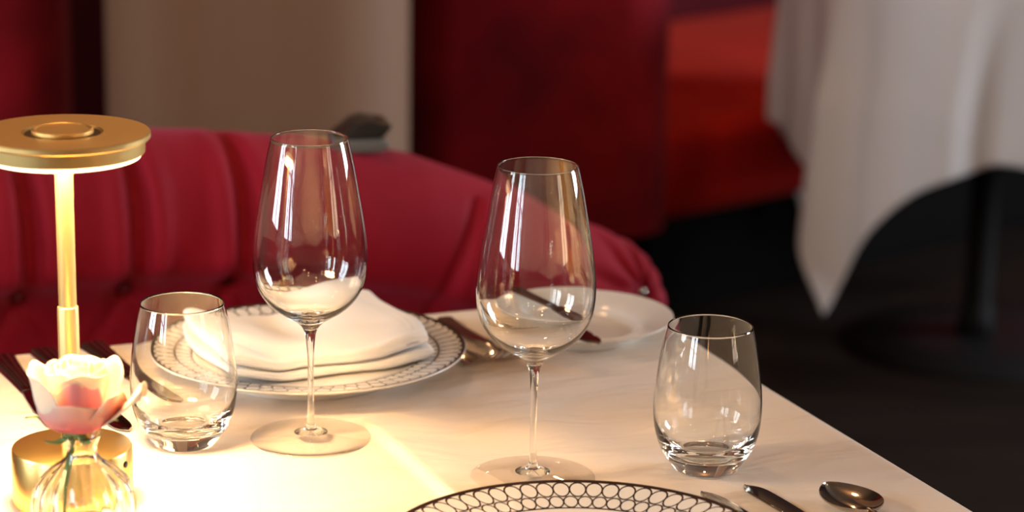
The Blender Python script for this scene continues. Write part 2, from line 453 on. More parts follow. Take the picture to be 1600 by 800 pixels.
for i in range(NS + 1):
    s_ = -1.10 + (1.10 + SEND) * (1 - (1 - i / NS) ** 1.35)
    zt = interp(KP, s_)
    e = max(0.0, 1 - ((s_ - (SEND - 0.075)) / 0.075) ** 2) if s_ > SEND - 0.075 else 1.0
    e = sqrt(e)
    for (n_, dz) in prof:
        z = zt + dz * (1 if s_ < 0 else 1)
        if dz <= -0.41: z = 0.40
        nn = -0.01 + (n_ + 0.01) * e
        d = 0.0
        if n_ > -0.06:
            # creases running up and over the roll from each button
            for (bs, bz) in BUT:
                if z > bz - 0.02:
                    k = (z - bz); cs = bs + 0.05 * k - 0.35 * k * k
                    q = min(1, max(0, k / 0.03)); x = (s_ - cs)
                    if abs(x) < 0.05: d -= (0.014 * exp(-(x / 0.009) ** 2) - 0.007 * exp(-((abs(x) - 0.02) / 0.012) ** 2)) * q * max(0, 1 - max(0, (-n_ + 0.0) / 0.05))
                x = s_ - bs; y = z - bz; rr = sqrt(x * x + y * y)
                if rr < 0.07:
                    d -= 0.020 * exp(-(rr / 0.012) ** 2)
                    d += 0.006 * exp(-((rr - 0.032) / 0.02) ** 2)
                # diamond creases going down
                if z < bz:
                    for sg in (-1, 1):
                        x2 = s_ - (bs + sg * (bz - z) * 0.55)
                        d -= 0.006 * exp(-(x2 / 0.006) ** 2) * exp(-((bz - z) / 0.12) ** 2)
            # curved seam of the outer cushion
            xs = s_ - (-0.103 + 1.6 * max(0, z - 0.66) ** 1.6 * 1.0)
            if z < 0.76 and abs(xs) < 0.05 and n_ > 0: d -= 0.008 * exp(-(xs / 0.006) ** 2) - 0.007 * exp(-((xs - 0.018) / 0.016) ** 2)
            # fan pleats round the end scroll
            x = s_ - FAN[0]; y = z - FAN[1]; rr = sqrt(x * x + y * y)
            if rr < 0.11 and n_ > -0.02:
                an = atan2(y, x); fl = max(0, 1 - rr / 0.11) ** 0.7 * min(1, rr / 0.012)
                d += 0.013 * fl * (abs(sin(an * 5.5 + 0.4 + 4 * rr)) - 0.6) * min(1, e * 1.5)
                d -= 0.022 * exp(-(rr / 0.012) ** 2)
        V.append((s_, -(nn + d), z + (d * 0.3 if dz > -0.05 else 0)))
P = len(prof)
for i in range(NS):
    for k in range(P - 1):
        b = i * P + k; F.append((b, b + 1, b + P + 1, b + P))
    F.append((i * P + P - 1, i * P, (i + 1) * P, (i + 1) * P + P - 1))
F.append(tuple(reversed(range(P)))); F.append(tuple(NS * P + k for k in range(P)))
o = fixn(mesh_obj('backrest', V, F, VELVET, t))
soft_box('seat', -1.08, 0.15, -0.50, -0.02, 0.20, 0.44, 0.05, VELVET, t)
soft_box('plinth', -1.0, 0.08, -0.44, 0.05, 0.0, 0.21, 0.01, DARKBASE, t)
for (bs, bz) in BUT:
    b = lathe_obj('button', spline([(0, .005), (.005, .0042), (.008, 0), (.006, -.003), (0, -.004)], 4), BRASS_STUD, t, 20)
    b.location = (bs, -0.018, bz); b.rotation_euler = (radians(90), 0, 0)
for (bs, bz, yy) in ((FAN[0], FAN[1], -0.058), (FAN[0] - 0.0215, FAN[1] + 0.002, -0.066)):
    b = lathe_obj('stud', spline([(0, .004), (.004, .0040), (.0058, 0), (.004, -.003), (0, -.004)], 4), CRYSTAL, t, 20)
    b.location = (bs, yy, bz); b.rotation_euler = (radians(90), 0, 0); tag(b, 'bright round metal stud')

# small black case on the sofa back
t = empty('black_case', (-0.150, 2.525, 0.811), radians(14)); t.scale = (0.68, 0.68, 0.68); tag(t, 'small black case with grey lower shell lying on top of the sofa back', 'case')
def rbox(name, pts, y0, y1, mat, parent, bw=0.003):
    """side outline in x/z, extruded along y"""
    n = len(pts); V = [(x, y0, z) for (x, z) in pts] + [(x, y1, z) for (x, z) in pts]
    F = [tuple(range(n)), tuple(reversed(range(n, 2 * n)))] + [(i, n + i, n + (i + 1) % n, (i + 1) % n) for i in range(n)]
    o = fixn(mesh_obj(name, V, F, mat, parent, False)); bevel(o, bw, 3)
    for p_ in o.data.polygons: p_.use_smooth = True
    return o
rbox('shell', [(-0.045, 0.0), (0.022, -0.001), (0.031, 0.006), (0.032, 0.014), (0.024, 0.019), (-0.045, 0.019)], -0.03, 0.04, LINER, t, 0.005)
rbox('lid', [(-0.047, 0.0192), (0.022, 0.0192), (0.036, 0.035), (0.036, 0.040), (0.022, 0.043), (0.0, 0.047), (-0.016, 0.043), (-0.03, 0.032)], -0.025, 0.045, BLACK_GLOSS, t, 0.004)

# ------------------------------------------------------------------ table and cloth
TW, TD = 0.667, 0.78
t = empty('dining_table', (*table_pt(-TW / 2, TD / 2), 0), UA); tag(t, 'square dining table under the white cloth in the foreground', 'table')
V, F = boxes_mesh([(-TW / 2 + .004, TW / 2 - .004, -TD / 2 + .004, TD / 2 - .004, 0.711, 0.7405)]); mesh_obj('tabletop', V, F, BLACK, t, False)
lathe_obj('pole', [(0, 0.02), (0.045, 0.02), (0.035, 0.06), (0.035, 0.66), (0.09, 0.7105), (0, 0.7105)], BLACK, t, 32)
lathe_obj('base', [(0, 0), (0.22, 0), (0.225, 0.008), (0.21, 0.016), (0.05, 0.028), (0, 0.028)], BLACK, t, 64, edge=50)
# cloth: local x = u + TW/2, local y = TD/2 - v
def cloth_z(u, v):
    d = u + 0.333
    am = min(1, max(0, (v - 0.245) / 0.05)) * min(1, max(0, (0.53 - v) / 0.05))
    z = 0.0055 * am * (exp(-abs(d) / 0.0030) if d < 0 else exp(-d / 0.034))
    # soft pressed waves on the open part of the cloth between the glasses
    am2 = exp(-((u + 0.20) / 0.10) ** 2) * exp(-((v - 0.33) / 0.10) ** 2)
    z += 0.0034 * am2 * (sin(60 * (u * 0.8 + v * 0.55) + 5 * sin(9 * v)) - 1)
    return z
def cloth():
    drop = 0.26; V, F, idx = [], [], {}
    NU, NV = 190, 210
    us = [-TW + TW * i / NU for i in range(NU + 1)]; vs = [TD * j / NV for j in range(NV + 1)]
    for i, u in enumerate(us):
        for j, v in enumerate(vs):
            ed = min(-u, u + TW, v, TD - v)
            idx[i, j] = len(V)
            zz = cloth_z(u, v) - 0.004 * max(0, 1 - ed / 0.006) ** 2
            V.append((u + TW / 2, TD / 2 - v, zz))
    for i in range(NU):
        for j in range(NV): F.append((idx[i, j], idx[i + 1, j], idx[i + 1, j + 1], idx[i, j + 1]))
    ring = [(i, 0) for i in range(NU)] + [(NU, j) for j in range(NV)] + [(i, NV) for i in range(NU, 0, -1)] + [(0, j) for j in range(NV, 0, -1)]
    n = len(ring); prev = [idx[q] for q in ring]; K = 26
    for k in range(1, K + 1):
        cur = []
        h = drop * k / K
        for m, q in enumerate(ring):
            bx, by, bz = V[idx[q]]
            # outward direction
            dx = (1 if q[0] == NU else -1 if q[0] == 0 else 0); dy = (1 if q[1] == 0 else -1 if q[1] == NV else 0)
            l = sqrt(dx * dx + dy * dy); dx /= l; dy /= l
            f = 0.003 + 0.002 * min(1, h / 0.01) + 0.012 * (h / drop) * (1 + sin(m * 2 * pi / 47) + 0.5 * sin(m * 2 * pi / 29 + 1))
            near = exp(-min(min(abs(q[0]), abs(q[0] - NU)) / 12, 9) - min(min(abs(q[1]), abs(q[1] - NV)) / 12, 9))
            f += 0.03 * near * h / drop
            cur.append(len(V)); V.append((bx + dx * f, by + dy * f, bz - 0.003 - h * (1 + 0.25 * near)))
        for m in range(n):
            m2 = (m + 1) % n; F.append((prev[m], prev[m2], cur[m2], cur[m]))
        prev = cur
    return V, F
V, F = cloth()
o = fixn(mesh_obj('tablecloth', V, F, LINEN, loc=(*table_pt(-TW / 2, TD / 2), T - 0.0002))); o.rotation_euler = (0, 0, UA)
m_ = o.modifiers.new('solid', 'SOLIDIFY'); m_.thickness = 0.0012; m_.offset = -1
tag(o, 'white creased tablecloth covering the foreground dining table', 'tablecloth')

# ------------------------------------------------------------------ plates
def plate_profile(R=0.130):
    top = spline([(0, .0125), (.06, .0125), (.078, .0127), (.086, .0138), (.092, .0160), (.110, .0194), (.1285, .0226)], 6)
    edge = [(.1298, .0232), (.1304, .0226), (.1300, .0214)]
    bot = spline([(.1270, .0200), (.110, .0168), (.094, .0132), (.084, .0090), (.079, .0040), (.0765, .0), (.074, .0), (.0725, .0040), (.06, .0080), (0, .0080)], 5)
    k = R / 0.130
    return [(r * k, z) for (r, z) in top + edge + bot], len(top) + 1
def plate(name, R, mat, loc, label, n=264, patt=True):
    pr, nt_ = plate_profile(R)
    V, F, U = [], [], []
    for i, (r, z) in enumerate(pr):
        for k in range(n + 1):
            a = 2 * pi * k / n; V.append((r * cos(a), r * sin(a), z)); U.append((66.0 * k / n, r * 0.130 / R if i < nt_ else 0.03))
    for i in range(len(pr) - 1):
        for k in range(n):
            b = i * (n + 1) + k; F.append((b, b + 1, b + n + 2, b + n + 1))
    o = mesh_obj(name, V, F, mat, uvs=U, loc=loc); fixn(o)
    tag(o, label, 'plate'); return o
plate('dinner_plate', 0.127, PORC, (-0.163, 1.963, T + .0003), 'white dinner plate with brown linked-oval rim under the folded napkin')
plate('dinner_plate', 0.130, PORC, (0.047, 1.522, T + .0003), 'white dinner plate with brown linked-oval rim, empty, at the bottom edge')

# plain bread plate
def bread_plate():
    R = 0.078
    pr = spline([(0, .0055), (.030, .0055), (.041, .0060), (.047, .0085), (.052, .0125), (.060, .0155), (.0765, .0195)], 6) + [(.0778, .0200), (.0780, .0192)] + \
        spline([(.0765, .0172), (.060, .0130), (.050, .0080), (.045, .0030), (.043, 0), (.041, 0), (.040, .002), (0, .002)], 5)
    o = lathe_obj('bread_plate', pr, PLAIN, None, 160, loc=(0.059, 2.075, T + .0003)); fixn(o)
    tag(o, 'small plain white bread plate at the far right corner of the table', 'plate')
bread_plate()

# ------------------------------------------------------------------ napkin on the rear plate
def napkin():
    V, F = [], []
    L, Wd = 0.170, 0.142
    def Hh(a, b):   # a along u (-1..1 left to right), b along v (-1 far .. 1 near)
        h = 0.0195 + 0.008 * exp(-((a - 0.75) / 0.6) ** 2) + 0.006 * exp(-((a - 0.45) / 0.35) ** 2 - ((b + 0.75) / 0.5) ** 2)
        h += 0.006 * exp(-((a + 0.95) / 0.3) ** 2) - 0.009 * exp(-((a + 0.15) / 0.32) ** 2 - ((b + 0.55) / 0.7) ** 2)
        h += 0.0012 * sin(7 * a + 3 * b) + 0.002 * noise.noise(Vector((a * 2.2, b * 2.2, 0.3)))
        return h
    def base(a, b):
        r = sqrt((a * L / 2) ** 2 + (b * Wd / 2) ** 2); return 0.0134 + max(0, r - 0.080) * 0.24
    cuts = [0.0, 0.40, 1.0]
    offs = [(1.0, 1.0, 0.0, 0.0), (0.985, 0.97, 0.001, -0.0015)]
    for li in range(2):
        f0, f1 = cuts[li], cuts[li + 1]; sa, sb, ox, oy = offs[li]
        def sheet(top):
            def fn(x, y):
                a, b = 2 * x - 1, 2 * y - 1
                # concentrate samples at the border
                a2 = sin(a * pi / 2); b2 = sin(b * pi / 2)
                e = sqrt(max(0, (1 - abs(a2) ** 14) * (1 - abs(b2) ** 14))) ** 0.6
                lo, hi = f0 + 0.008, f1 - 0.008
                mid = (lo + hi) / 2 - (0.12 if li else 0)
                f = mid + ((hi if top else lo) - mid) * e
                # rounded fold corners, slight skew so the edges are not ruler-straight
                px = ox + sa * a2 * L / 2 * (1 - 0.035 * b2 * b2) + 0.004 * sin(3 * b2 + li)
                py = oy - sb * b2 * Wd / 2 * (1 - 0.04 * a2 * a2 * (1 if b2 > 0 else -0.4)) + 0.003 * sin(4 * a2 + 1 + li)
                z = base(a2, b2) + f * Hh(a2, b2)
                # crease grooves along the long side near edge
                if top and li == 1: z -= 0.0006 * (exp(-((a2 - 0.80) / 0.012) ** 2) + exp(-((a2 - 0.86) / 0.012) ** 2))
                return (px, py, z)
            return fn
        v, f = grid_closed(sheet(True), sheet(False), 90, 80)
        b0 = len(V); V += v; F += [tuple(q + b0 for q in ff) for ff in f]
    o = fixn(mesh_obj('napkin', V, F, NAPKIN, loc=(-0.164, 1.972, T + .0003))); o.rotation_euler = (0, 0, UA)
    tag(o, 'white linen napkin folded into a thick square on the rear plate', 'napkin')
napkin()

# ------------------------------------------------------------------ glassware
def wine_glass(loc, label):
    t = empty('wine_glass', loc); tag(t, label, 'glass', 'stemmed wine glasses')
    Hh = 0.2270
    out = [(.0279, .2270), (.0317, .2105), (.0352, .1910), (.0385, .1720), (.0408, .1555), (.0419, .1420), (.0414, .1290), (.0385, .1170), (.0330, .1075), (.0255, .1000), (.0165, .0940), (.0095, .0895), (.0058, .0855)]
    outer = spline(out, 7)
    inner = spline([(.0273, .2270), (.0310, .2105), (.0345, .1910), (.0378, .1720), (.0401, .1555), (.0412, .1420), (.0406, .1292), (.0376, .1178), (.0320, .1088), (.0243, .1018), (.0150, .0968), (.0070, .0945), (0, .0938)], 7)
    lip = [(.0272, .2275), (.0276, .2278), (.0280, .2275)]
    o = lathe_obj('bowl', list(reversed(inner)) + lip + outer + [(0, .0855)], GLASS, t, 112); fixn(o)
    stem = [(0, .0855), (.0058, .0855)] + spline([(.0054, .0845), (.0040, .0810), (.0030, .0720), (.0024, .0600), (.0022, .0400), (.0024, .0240), (.0030, .0140), (.0046, .0092), (.0090, .0064), (.0125, .0056)], 6) + [(0, .0050)]
    o = lathe_obj('stem', stem, GLASS, t, 64); fixn(o)
    foot = [(0, .0049), (.0125, .0053)] + spline([(.0180, .0044), (.0300, .0030), (.0430, .0020)], 6) + [(.0441, .0018), (.0446, .0012), (.0442, .0002), (.030, .0), (0, .0004)]
    o = lathe_obj('foot', foot, THIN, t, 112); fixn(o)
    return t
t_ = wine_glass((-0.1466, 1.7975, T + .0003), 'tall empty wine glass in front of the napkin plate, left one of two')
t_ = wine_glass((0.0170, 1.7182, T + .0003), 'tall empty wine glass just behind the empty front plate, right one of two')

def tumbler(loc, label, h=0.1065):
    k = h / 0.1065
    out = [(.0303, .1065), (.0335, .0930), (.0362, .0770), (.0384, .0580), (.0389, .0430), (.0375, .0290), (.0335, .0165), (.0285, .0080), (.0250, .0030)]
    inn = [(.0296, .1065), (.0328, .0930), (.0354, .0770), (.0376, .0580), (.0380, .0440), (.0364, .0320), (.0318, .0220), (.0240, .0155), (.0130, .0125), (0, .0118)]
    pr = list(reversed(spline(inn, 7))) + [(.02995, .1069)] + spline(out, 7) + [(.0240, .0012), (.0225, .0001), (.0200, .0), (.0180, .0010), (.0100, .0026), (0, .0030)]
    o = lathe_obj('water_tumbler', [(r, z * k) for (r, z) in pr], GLASS, None, 112, loc=loc); fixn(o)
    tag(o, label, 'glass', 'stemless water tumblers')
tumbler((-0.2385, 1.785, T + .0003), 'rounded empty water tumbler between the table lamp and the left wine glass')
tumbler((0.1418, 1.7470, T + .0003), 'rounded empty water tumbler at the right side near the table edge')

# ------------------------------------------------------------------ brass table lamp
t = empty('table_lamp', (-0.2991, 1.6605, T + .0003)); tag(t, 'brass cordless table lamp with glowing disc head on the left', 'lamp')
b = lathe_obj('base', [(0, 0), (.0400, 0), (.0410, .001), (.0410, .0375), (.0402, .0390), (.0398, .0392), (.012, .0392), (0, .0392)], BRASS, t, 96, edge=30); fixn(b)
p_ = lathe_obj('charging_port', [(0, 0), (.0022, 0), (.0022, .0012), (0, .0012)], BLACK, b, 16); p_.location = (.0405 * cos(-.35), .0405 * sin(-.35), .031); p_.rotation_euler = (0, radians(90), -.35)
BRASS_POLE = pbr('satin_brass', (0.92, 0.66, 0.28), 0.42, 1.0)
pl = lathe_obj('pole', [(0, .0392), (.0072, .0392), (.0072, .1365), (.0068, .1380), (.0060, .1384), (.0060, .2440), (0, .2440)], BRASS_POLE, t, 48, edge=30); fixn(pl)
hd = lathe_obj('shade', [(0, .2445), (.0535, .2445), (.0540, .2450), (.0545, .2535), (.0572, .2540), (.0580, .2550), (.0580, .2578), (.0572, .2586), (.0270, .2586), (.0255, .2570), (.0215, .2570), (0, .2570)], BRASS_TOP, t, 128, edge=30); fixn(hd)
bt = lathe_obj('touch_button', [(0, .2571), (.0195, .2571), (.0205, .2580), (.0205, .2604), (.0196, .2610), (.0180, .2608), (.0172, .2602), (0, .2602)], BRASS_TOP, hd, 96, edge=30); fixn(bt)
gr = lathe_obj('dark_groove', [(.0206, .25705), (.0252, .25705), (.0252, .2573), (.0206, .2573)], BRASS_DARK, hd, 96, closed=True, edge=30); fixn(gr); tag(gr, 'dark groove round the button')
df = lathe_obj('diffuser', [(0, .2415), (.0495, .2415), (.0512, .2418), (.0518, .2426), (.0518, .2438), (.0512, .24445), (0, .24445)], LED, t, 128, edge=60); fixn(df); tag(df, 'glowing warm white diffuser ring')
ll = bpy.data.lights.new('led_beam', 'AREA'); ll.shape = 'DISK'; ll.size = 0.094; ll.energy = 3.5; ll.color = (1.0, 0.63, 0.31); ll.spread = radians(168)
lo_ = bpy.data.objects.new('led_beam', ll); lo_.location = (0, 0, 0.2411); col.objects.link(lo_); lo_.parent = t

# ------------------------------------------------------------------ cutlery (local x runs from handle end to tip)
def loft(stations, ncs, section):
    """stations: list of params; section(st, k) -> ring of points"""
    V, F = [], []
    for st in stations:
        V += section(st)
    for i in range(len(stations) - 1):
        for k in range(ncs):
            k2 = (k + 1) % ncs; F.append((i * ncs + k, i * ncs + k2, (i + 1) * ncs + k2, (i + 1) * ncs + k))
    F.append(tuple(reversed(range(ncs)))); F.append(tuple((len(stations) - 1) * ncs + k for k in range(ncs)))
    return V, F
def handle(parent, L0, L1, w0, w1, th=0.0035, grooves=4, zoff=0.0, zend=0.0, label=None):
    """reeded handle: broad at the free end, narrowing to the neck"""
    st = []
    N = 40
    for i in range(N + 1):
        t_ = i / N; x = L0 + (L1 - L0) * t_
        wd = w0 + (w1 - w0) * (1 - (1 - t_) ** 1.3)
        e = min(1, sqrt(max(0.0, 1 - (1 - min(1, t_ / 0.07)) ** 2)) + 0.05)
        st.append((x, wd * e, th * (0.7 + 0.3 * (1 - t_)) * (0.5 + 0.5 * e), zoff + (zend - zoff) * t_ ** 2, t_))
    K = 33
    def sec(s):
        x, hw, hh, zc, t_ = s; R = []
        for k in range(K):
            a = -1 + 2 * k / (K - 1)
            g = 0.22 * abs(sin(a * pi * grooves / 2)) if t_ < 0.93 else 0.1
            R.append((x, a * hw, zc + hh * (0.78 * (1 - a ** 6) * (0.80 + g) + 0.2)))
        for a in (0.9, 0.4, -0.4, -0.9): R.append((x, a * hw, zc))
        return R
    V, F = loft(st, K + 4, sec)
    o = fixn(mesh_obj('handle', V, F, STEEL, parent)); with_angle(o, 50); return o
def blade(parent, L0, L1, w, zc=0.001, name='blade', notch=False, tip=1.0, tilt=0.0):
    N = 40; st = []
    for i in range(N + 1):
        t_ = i / N; x = L0 + (L1 - L0) * t_
        belly = w * (0.62 + 0.42 * sin(min(1, t_ * 1.15) * pi * 0.62))
        e = sqrt(max(0.0, 1 - max(0, (t_ - (1 - 0.16 * tip)) / (0.16 * tip)) ** 2)) + 0.02
        back = w * 0.62 * (min(1, e * 1.0)); cut = belly * e
        if t_ < 0.06: cut = w * 0.45 + (cut - w * 0.45) * t_ / 0.06
        if notch and 0.70 < t_ < 0.76: back *= 0.75
        st.append((x, back, cut, 0.0011))
    def sec(s):
        x, b_, c_, th = s
        pts = [(x, b_, zc + th), (x, b_ * 0.9, zc + th * 1.9), (x, 0, zc + th * 1.8), (x, -c_ * 0.6, zc + th * 1.5), (x, -c_, zc + th * 0.9), (x, -c_, zc + th * 0.7), (x, 0, zc + 0.0), (x, b_ * 0.9, zc)]
        return [(p[0], p[1] * cos(tilt) - (p[2] - zc) * sin(tilt), p[2] + p[1] * sin(tilt)) for p in pts]
    V, F = loft(st, 8, sec)
    o = fixn(mesh_obj(name, V, F, STEEL, parent)); with_angle(o, 40); return o
def neck(parent, L0, L1, r0_, r1_, z):
    pass
def knife(loc, ang, label, L=0.225, split=0.50, w=0.0095, hw=(0.0095, 0.0062), group='table knives', notch=False, tip=1.0, pitch=0.0, tilt=0.0):
    t = empty('table_knife', loc, ang); tag(t, label, 'knife', group); t.rotation_euler = (0, pitch, ang)
    handle(t, 0, L * split, hw[0], hw[1], 0.0055, 4, 0.0, 0.0)
    blade(t, L * split - 0.004, L, w, 0.0010, notch=notch, tip=tip, tilt=tilt)
    return t
def fork(loc, ang, label, L=0.185):
    t = empty('table_fork', loc, ang); tag(t, label, 'fork', 'forks between the two rear plates')
    handle(t, 0, L * 0.56, 0.0088, 0.0030, 0.0038, 4, 0.0, 0.0065)
    # neck and shoulder with four curved tines
    def zc(x):
        q = (x - L * 0.56) / (L * 0.44)
        return 0.0065 - 0.0055 * sin(min(1, q / 0.55) * pi / 2) + 0.0225 * max(0, (q - 0.40) / 0.60) ** 1.3 if q > 0 else 0.0065
    st = []
    for i in range(15):
        q = i / 14; x = L * 0.555 + (L * 0.725 - L * 0.555) * q
        hw = 0.0028 + (0.0112 - 0.0028) * (0 if q < 0.35 else (sin((q - 0.35) / 0.65 * pi / 2)) ** 1.2)
        st.append((x, hw))
    def sec(s):
        x, hw = s; z = zc(x); R = []
        for k in range(9):
            a = -1 + k / 4; R.append((x, a * hw, z + 0.0012 + 0.10 * hw * a * a))
        for k in range(9):
            a = 1 - k / 4; R.append((x, a * hw, z - 0.0002 + 0.10 * hw * a * a))
        return R
    V, F = loft(st, 18, sec)
    for m in range(4):
        y0 = (-1.5 + m) * 0.0061
        st2 = [(L * 0.720 + (L - L * 0.720) * i / 14, y0 * (1 - 0.04 * i / 14), 0.0016 * (1 - 0.45 * (i / 14) ** 2)) for i in range(15)]
        def sec2(s):
            x, y, hw = s; z = zc(x) + 0.0006
            return [(x, y + hw * cos(2 * pi * k / 8), z + 0.0008 * sin(2 * pi * k / 8)) for k in range(8)]
        v, f = loft(st2, 8, sec2); b0 = len(V); V += v; F += [tuple(q + b0 for q in ff) for ff in f]
    o = fixn(mesh_obj('head', V, F, STEEL, t)); with_angle(o, 45)
    return t
def spoon(loc, ang, label, L=0.19, bl=0.062, bw=0.0205, name='table_spoon', group=None):
    t = empty(name, loc, ang); tag(t, label, 'spoon', group)
    handle(t, 0, L - bl - 0.012, 0.0085, 0.0030, 0.0036, 4, 0.0, 0.0080)
    NU, NV = 44, 28
    x0 = L - bl
    def prm(a):   # position along the bowl 0..1 -> half width
        return bw * (sin(pi * min(1, a) ** 0.86)) ** 0.62 if 0 < a < 1 else 0.0
    def sh(off):
        def fn(a, b):
            aa = 0.5 - 0.5 * cos(pi * a)
            hw = max(prm(aa), 0.0002 if aa > 0.5 else 0.0028 * 1)
            if aa < 0.5: hw = max(hw, 0.0028)
            tt = -1 + 2 * b
            e = min(1, prm(aa) / bw)
            dep = 0.0085 * e * (1 - tt * tt) * 1.0
            z = 0.0095 - dep + off - 0.001 * aa
            return (x0 + bl * aa, hw * tt, z)
        return fn
    V, F = grid_closed(sh(0.0006), sh(-0.0006), NU, NV)
    st = [(L - bl - 0.016, 0.0031, 0.0078), (L - bl - 0.006, 0.0028, 0.0088), (L - bl + 0.004, 0.0034, 0.0090)]
    def sec(s):
        x, r, z = s
        return [(x, r * cos(2 * pi * k / 10), z + 0.0012 * sin(2 * pi * k / 10)) for k in range(10)]
    v, f = loft(st, 10, sec); b0 = len(V); V += v; F += [tuple(q + b0 for q in ff) for ff in f]
    o = fixn(mesh_obj('bowl', V, F, STEEL, t)); with_angle(o, 60); return t

VA = UA - pi / 2
fork((-0.0590, 2.1210, T + .0003), VA + 0.02, 'fork beside the bread plate, its handle end in full view', 0.180)
fork((-0.0830, 2.1090, T + .0003), VA + 0.03, 'fork partly hidden behind the napkin plate rim', 0.178)
knife((-0.4145, 1.9880, T + .0003), VA + 0.03, 'knife at the far left edge, its handle running behind the rose', 0.20, hw=(0.0125, 0.0070), group='cutlery left of the napkin plate')
knife((-0.3850, 2.0090, T + .0003), VA + 0.07, 'knife just right of the lamp pole foot, blade tip showing beside the rose', 0.228, hw=(0.0120, 0.0068), group='cutlery left of the napkin plate')
knife((-0.3470, 2.0270, T + .0003), VA + 0.10, 'knife behind the left tumbler, blade seen through its glass', 0.205, hw=(0.0120, 0.0068), group='cutlery left of the napkin plate')
# front place setting, handles toward the camera
def from_tip(tip, ang, L):
    return (tip[0] + L * cos(ang + pi), tip[1] + L * sin(ang + pi))
KA = VA + pi
x_, y_ = from_tip((0.1665, 1.7050), KA + 0.07, 0.225)
knife((x_, y_, T + .0003), KA + 0.07, 'knife in the right front setting between the other knife and spoon', 0.225, group='cutlery right of the front plate')
x_, y_ = from_tip((0.1350, 1.6900), KA + 0.07, 0.20)
knife((x_, y_, T + .0003), KA + 0.07, 'short rounded knife right against the front plate rim', 0.20, tip=1.4, w=0.0085, group='cutlery right of the front plate')
x_, y_ = from_tip((0.2240, 1.6960), KA - 0.02, 0.19)
spoon((x_, y_, T + .0003), KA - 0.02, 'round bowled spoon at the bottom right by the table edge')
# butter knife lying across the bread plate
a_ = Vector((0.0010, 2.1330)); b_ = Vector((0.0700, 1.9830)); dv = b_ - a_
t = knife((a_.x, a_.y, T + .0210), atan2(dv.y, dv.x), 'dark butter knife resting across the bread plate', dv.length + 0.004, 0.56, 0.0105, (0.0066, 0.0048), None, True, 1.6)

# ------------------------------------------------------------------ vase and rose
VX, VY = -0.2770, 1.5740
def rip(a, z):
    k = max(0.0, min(1, z / 0.01)) * max(0.0, min(1, (0.058 - z) / 0.012))
    return 0.055 * k * sin(13 * a + 55 * z)
vo = spline([(.0130, .0770), (.0110, .0730), (.0098, .0690), (.0100, .0640), (.0135, .0590), (.0215, .0530), (.0290, .0440), (.0325, .0330), (.0318, .0210), (.0270, .0105), (.0210, .0030)], 7)
vi = spline([(.0118, .0770), (.0098, .0730), (.0084, .0690), (.0086, .0640), (.0120, .0580), (.0195, .0515), (.0268, .0430), (.0300, .0330), (.0292, .0215), (.0240, .0125), (.0150, .0085), (0, .0075)], 7)
V, F = lathe(list(reversed(vi)) + [(.0125, .0776)] + vo + [(.0190, .0004), (.0150, 0), (0, .001)], 180, ripple=rip)
o = fixn(mesh_obj('bud_vase', V, F, GLASS, loc=(VX, VY, T + .0003)))
tag(o, 'small fluted round glass bud vase in front of the lamp base', 'vase')

def rose_mat(name, c_base, c_tip, lo=0.25, hi=0.9):
    m, nt, p = new_mat(name)
    uv = nt.nodes.new('ShaderNodeUVMap'); sp = nt.nodes.new('ShaderNodeSeparateXYZ'); nt.links.new(uv.outputs[0], sp.inputs[0])
    r = nt.nodes.new('ShaderNodeValToRGB'); r.color_ramp.elements[0].color = (*c_base, 1); r.color_ramp.elements[1].color = (*c_tip, 1)
    r.color_ramp.elements[0].position = lo; r.color_ramp.elements[1].position = hi
    nt.links.new(sp.outputs[1], r.inputs[0]); nt.links.new(r.outputs[0], p.inputs['Base Color'])
    p.inputs['Roughness'].default_value = 0.6
    p.inputs['Subsurface Weight'].default_value = 0.15; p.inputs['Subsurface Radius'].default_value = (0.01, 0.005, 0.004); p.inputs['Subsurface Scale'].default_value = 0.4
    return m
PINK = rose_mat('rose_petal_pink', (0.72, 0.15, 0.19), (0.86, 0.60, 0.46), 0.45, 1.0)
CREAM = rose_mat('rose_petal_cream', (0.82, 0.40, 0.36), (0.88, 0.78, 0.62), 0.15, 0.65)
DEEP = rose_mat('rose_petal_deep', (0.80, 0.20, 0.26), (0.84, 0.36, 0.38), 0.2, 0.95)
LEAF = pbr('rose_leaf', (0.12, 0.20, 0.07), 0.5); add_noise(LEAF, 60, (0.16, 0.30, 0.08), (0.26, 0.40, 0.14))
t = empty('rose', (VX - 0.002, VY, T + .0015)); tag(t, 'pink and cream rose standing in the fluted bud vase', 'flower')
RZ = 0.0760   # underside of the bloom
def petal(ang, prof, halfw, mat, curl=0.0, lean=0.0, name='petal', point=0.0, off=0.0, zoff=0.0, drop=0.010):
    prof = [(r * 1.10, z * 1.02) for (r, z) in prof]
    """prof: list of (radius, height) up the petal; halfw: angular half width (rad) along the height"""
    ps = spline(prof, 6); n = len(ps); V, F, U = [], [], []
    NA = 20
    hw = spline([(h,) for h in halfw], max(1, (n - 1) // (len(halfw) - 1) + 1))
    for i, (r, z) in enumerate(ps):
        tt = i / (n - 1); h = hw[min(len(hw) - 1, int(tt * (len(hw) - 1)))][0]
        for k in range(NA + 1):
            q = -1 + 2 * k / NA
            a = ang + q * h
            edge = abs(q) ** 2.2
            zz = z * (1 - 0.0 * edge) - edge * tt * tt * (drop + point) + 0.0012 * sin(5 * q + ang * 3) * tt
            rr = r + curl * tt ** 4 * (1 - 0.4 * edge) + off + 0.0010 * sin(4 * q + ang * 7) * tt + lean * edge * tt
            V.append((rr * cos(a), rr * sin(a), RZ + zz + zoff)); U.append((q, tt))
    for i in range(n - 1):
        for k in range(NA):
            b = i * (NA + 1) + k; F.append((b, b + 1, b + NA + 2, b + NA + 1))
    o = mesh_obj(name, V, F, mat, t, uvs=U)
    m_ = o.modifiers.new('solid', 'SOLIDIFY'); m_.thickness = 0.0007
    return o
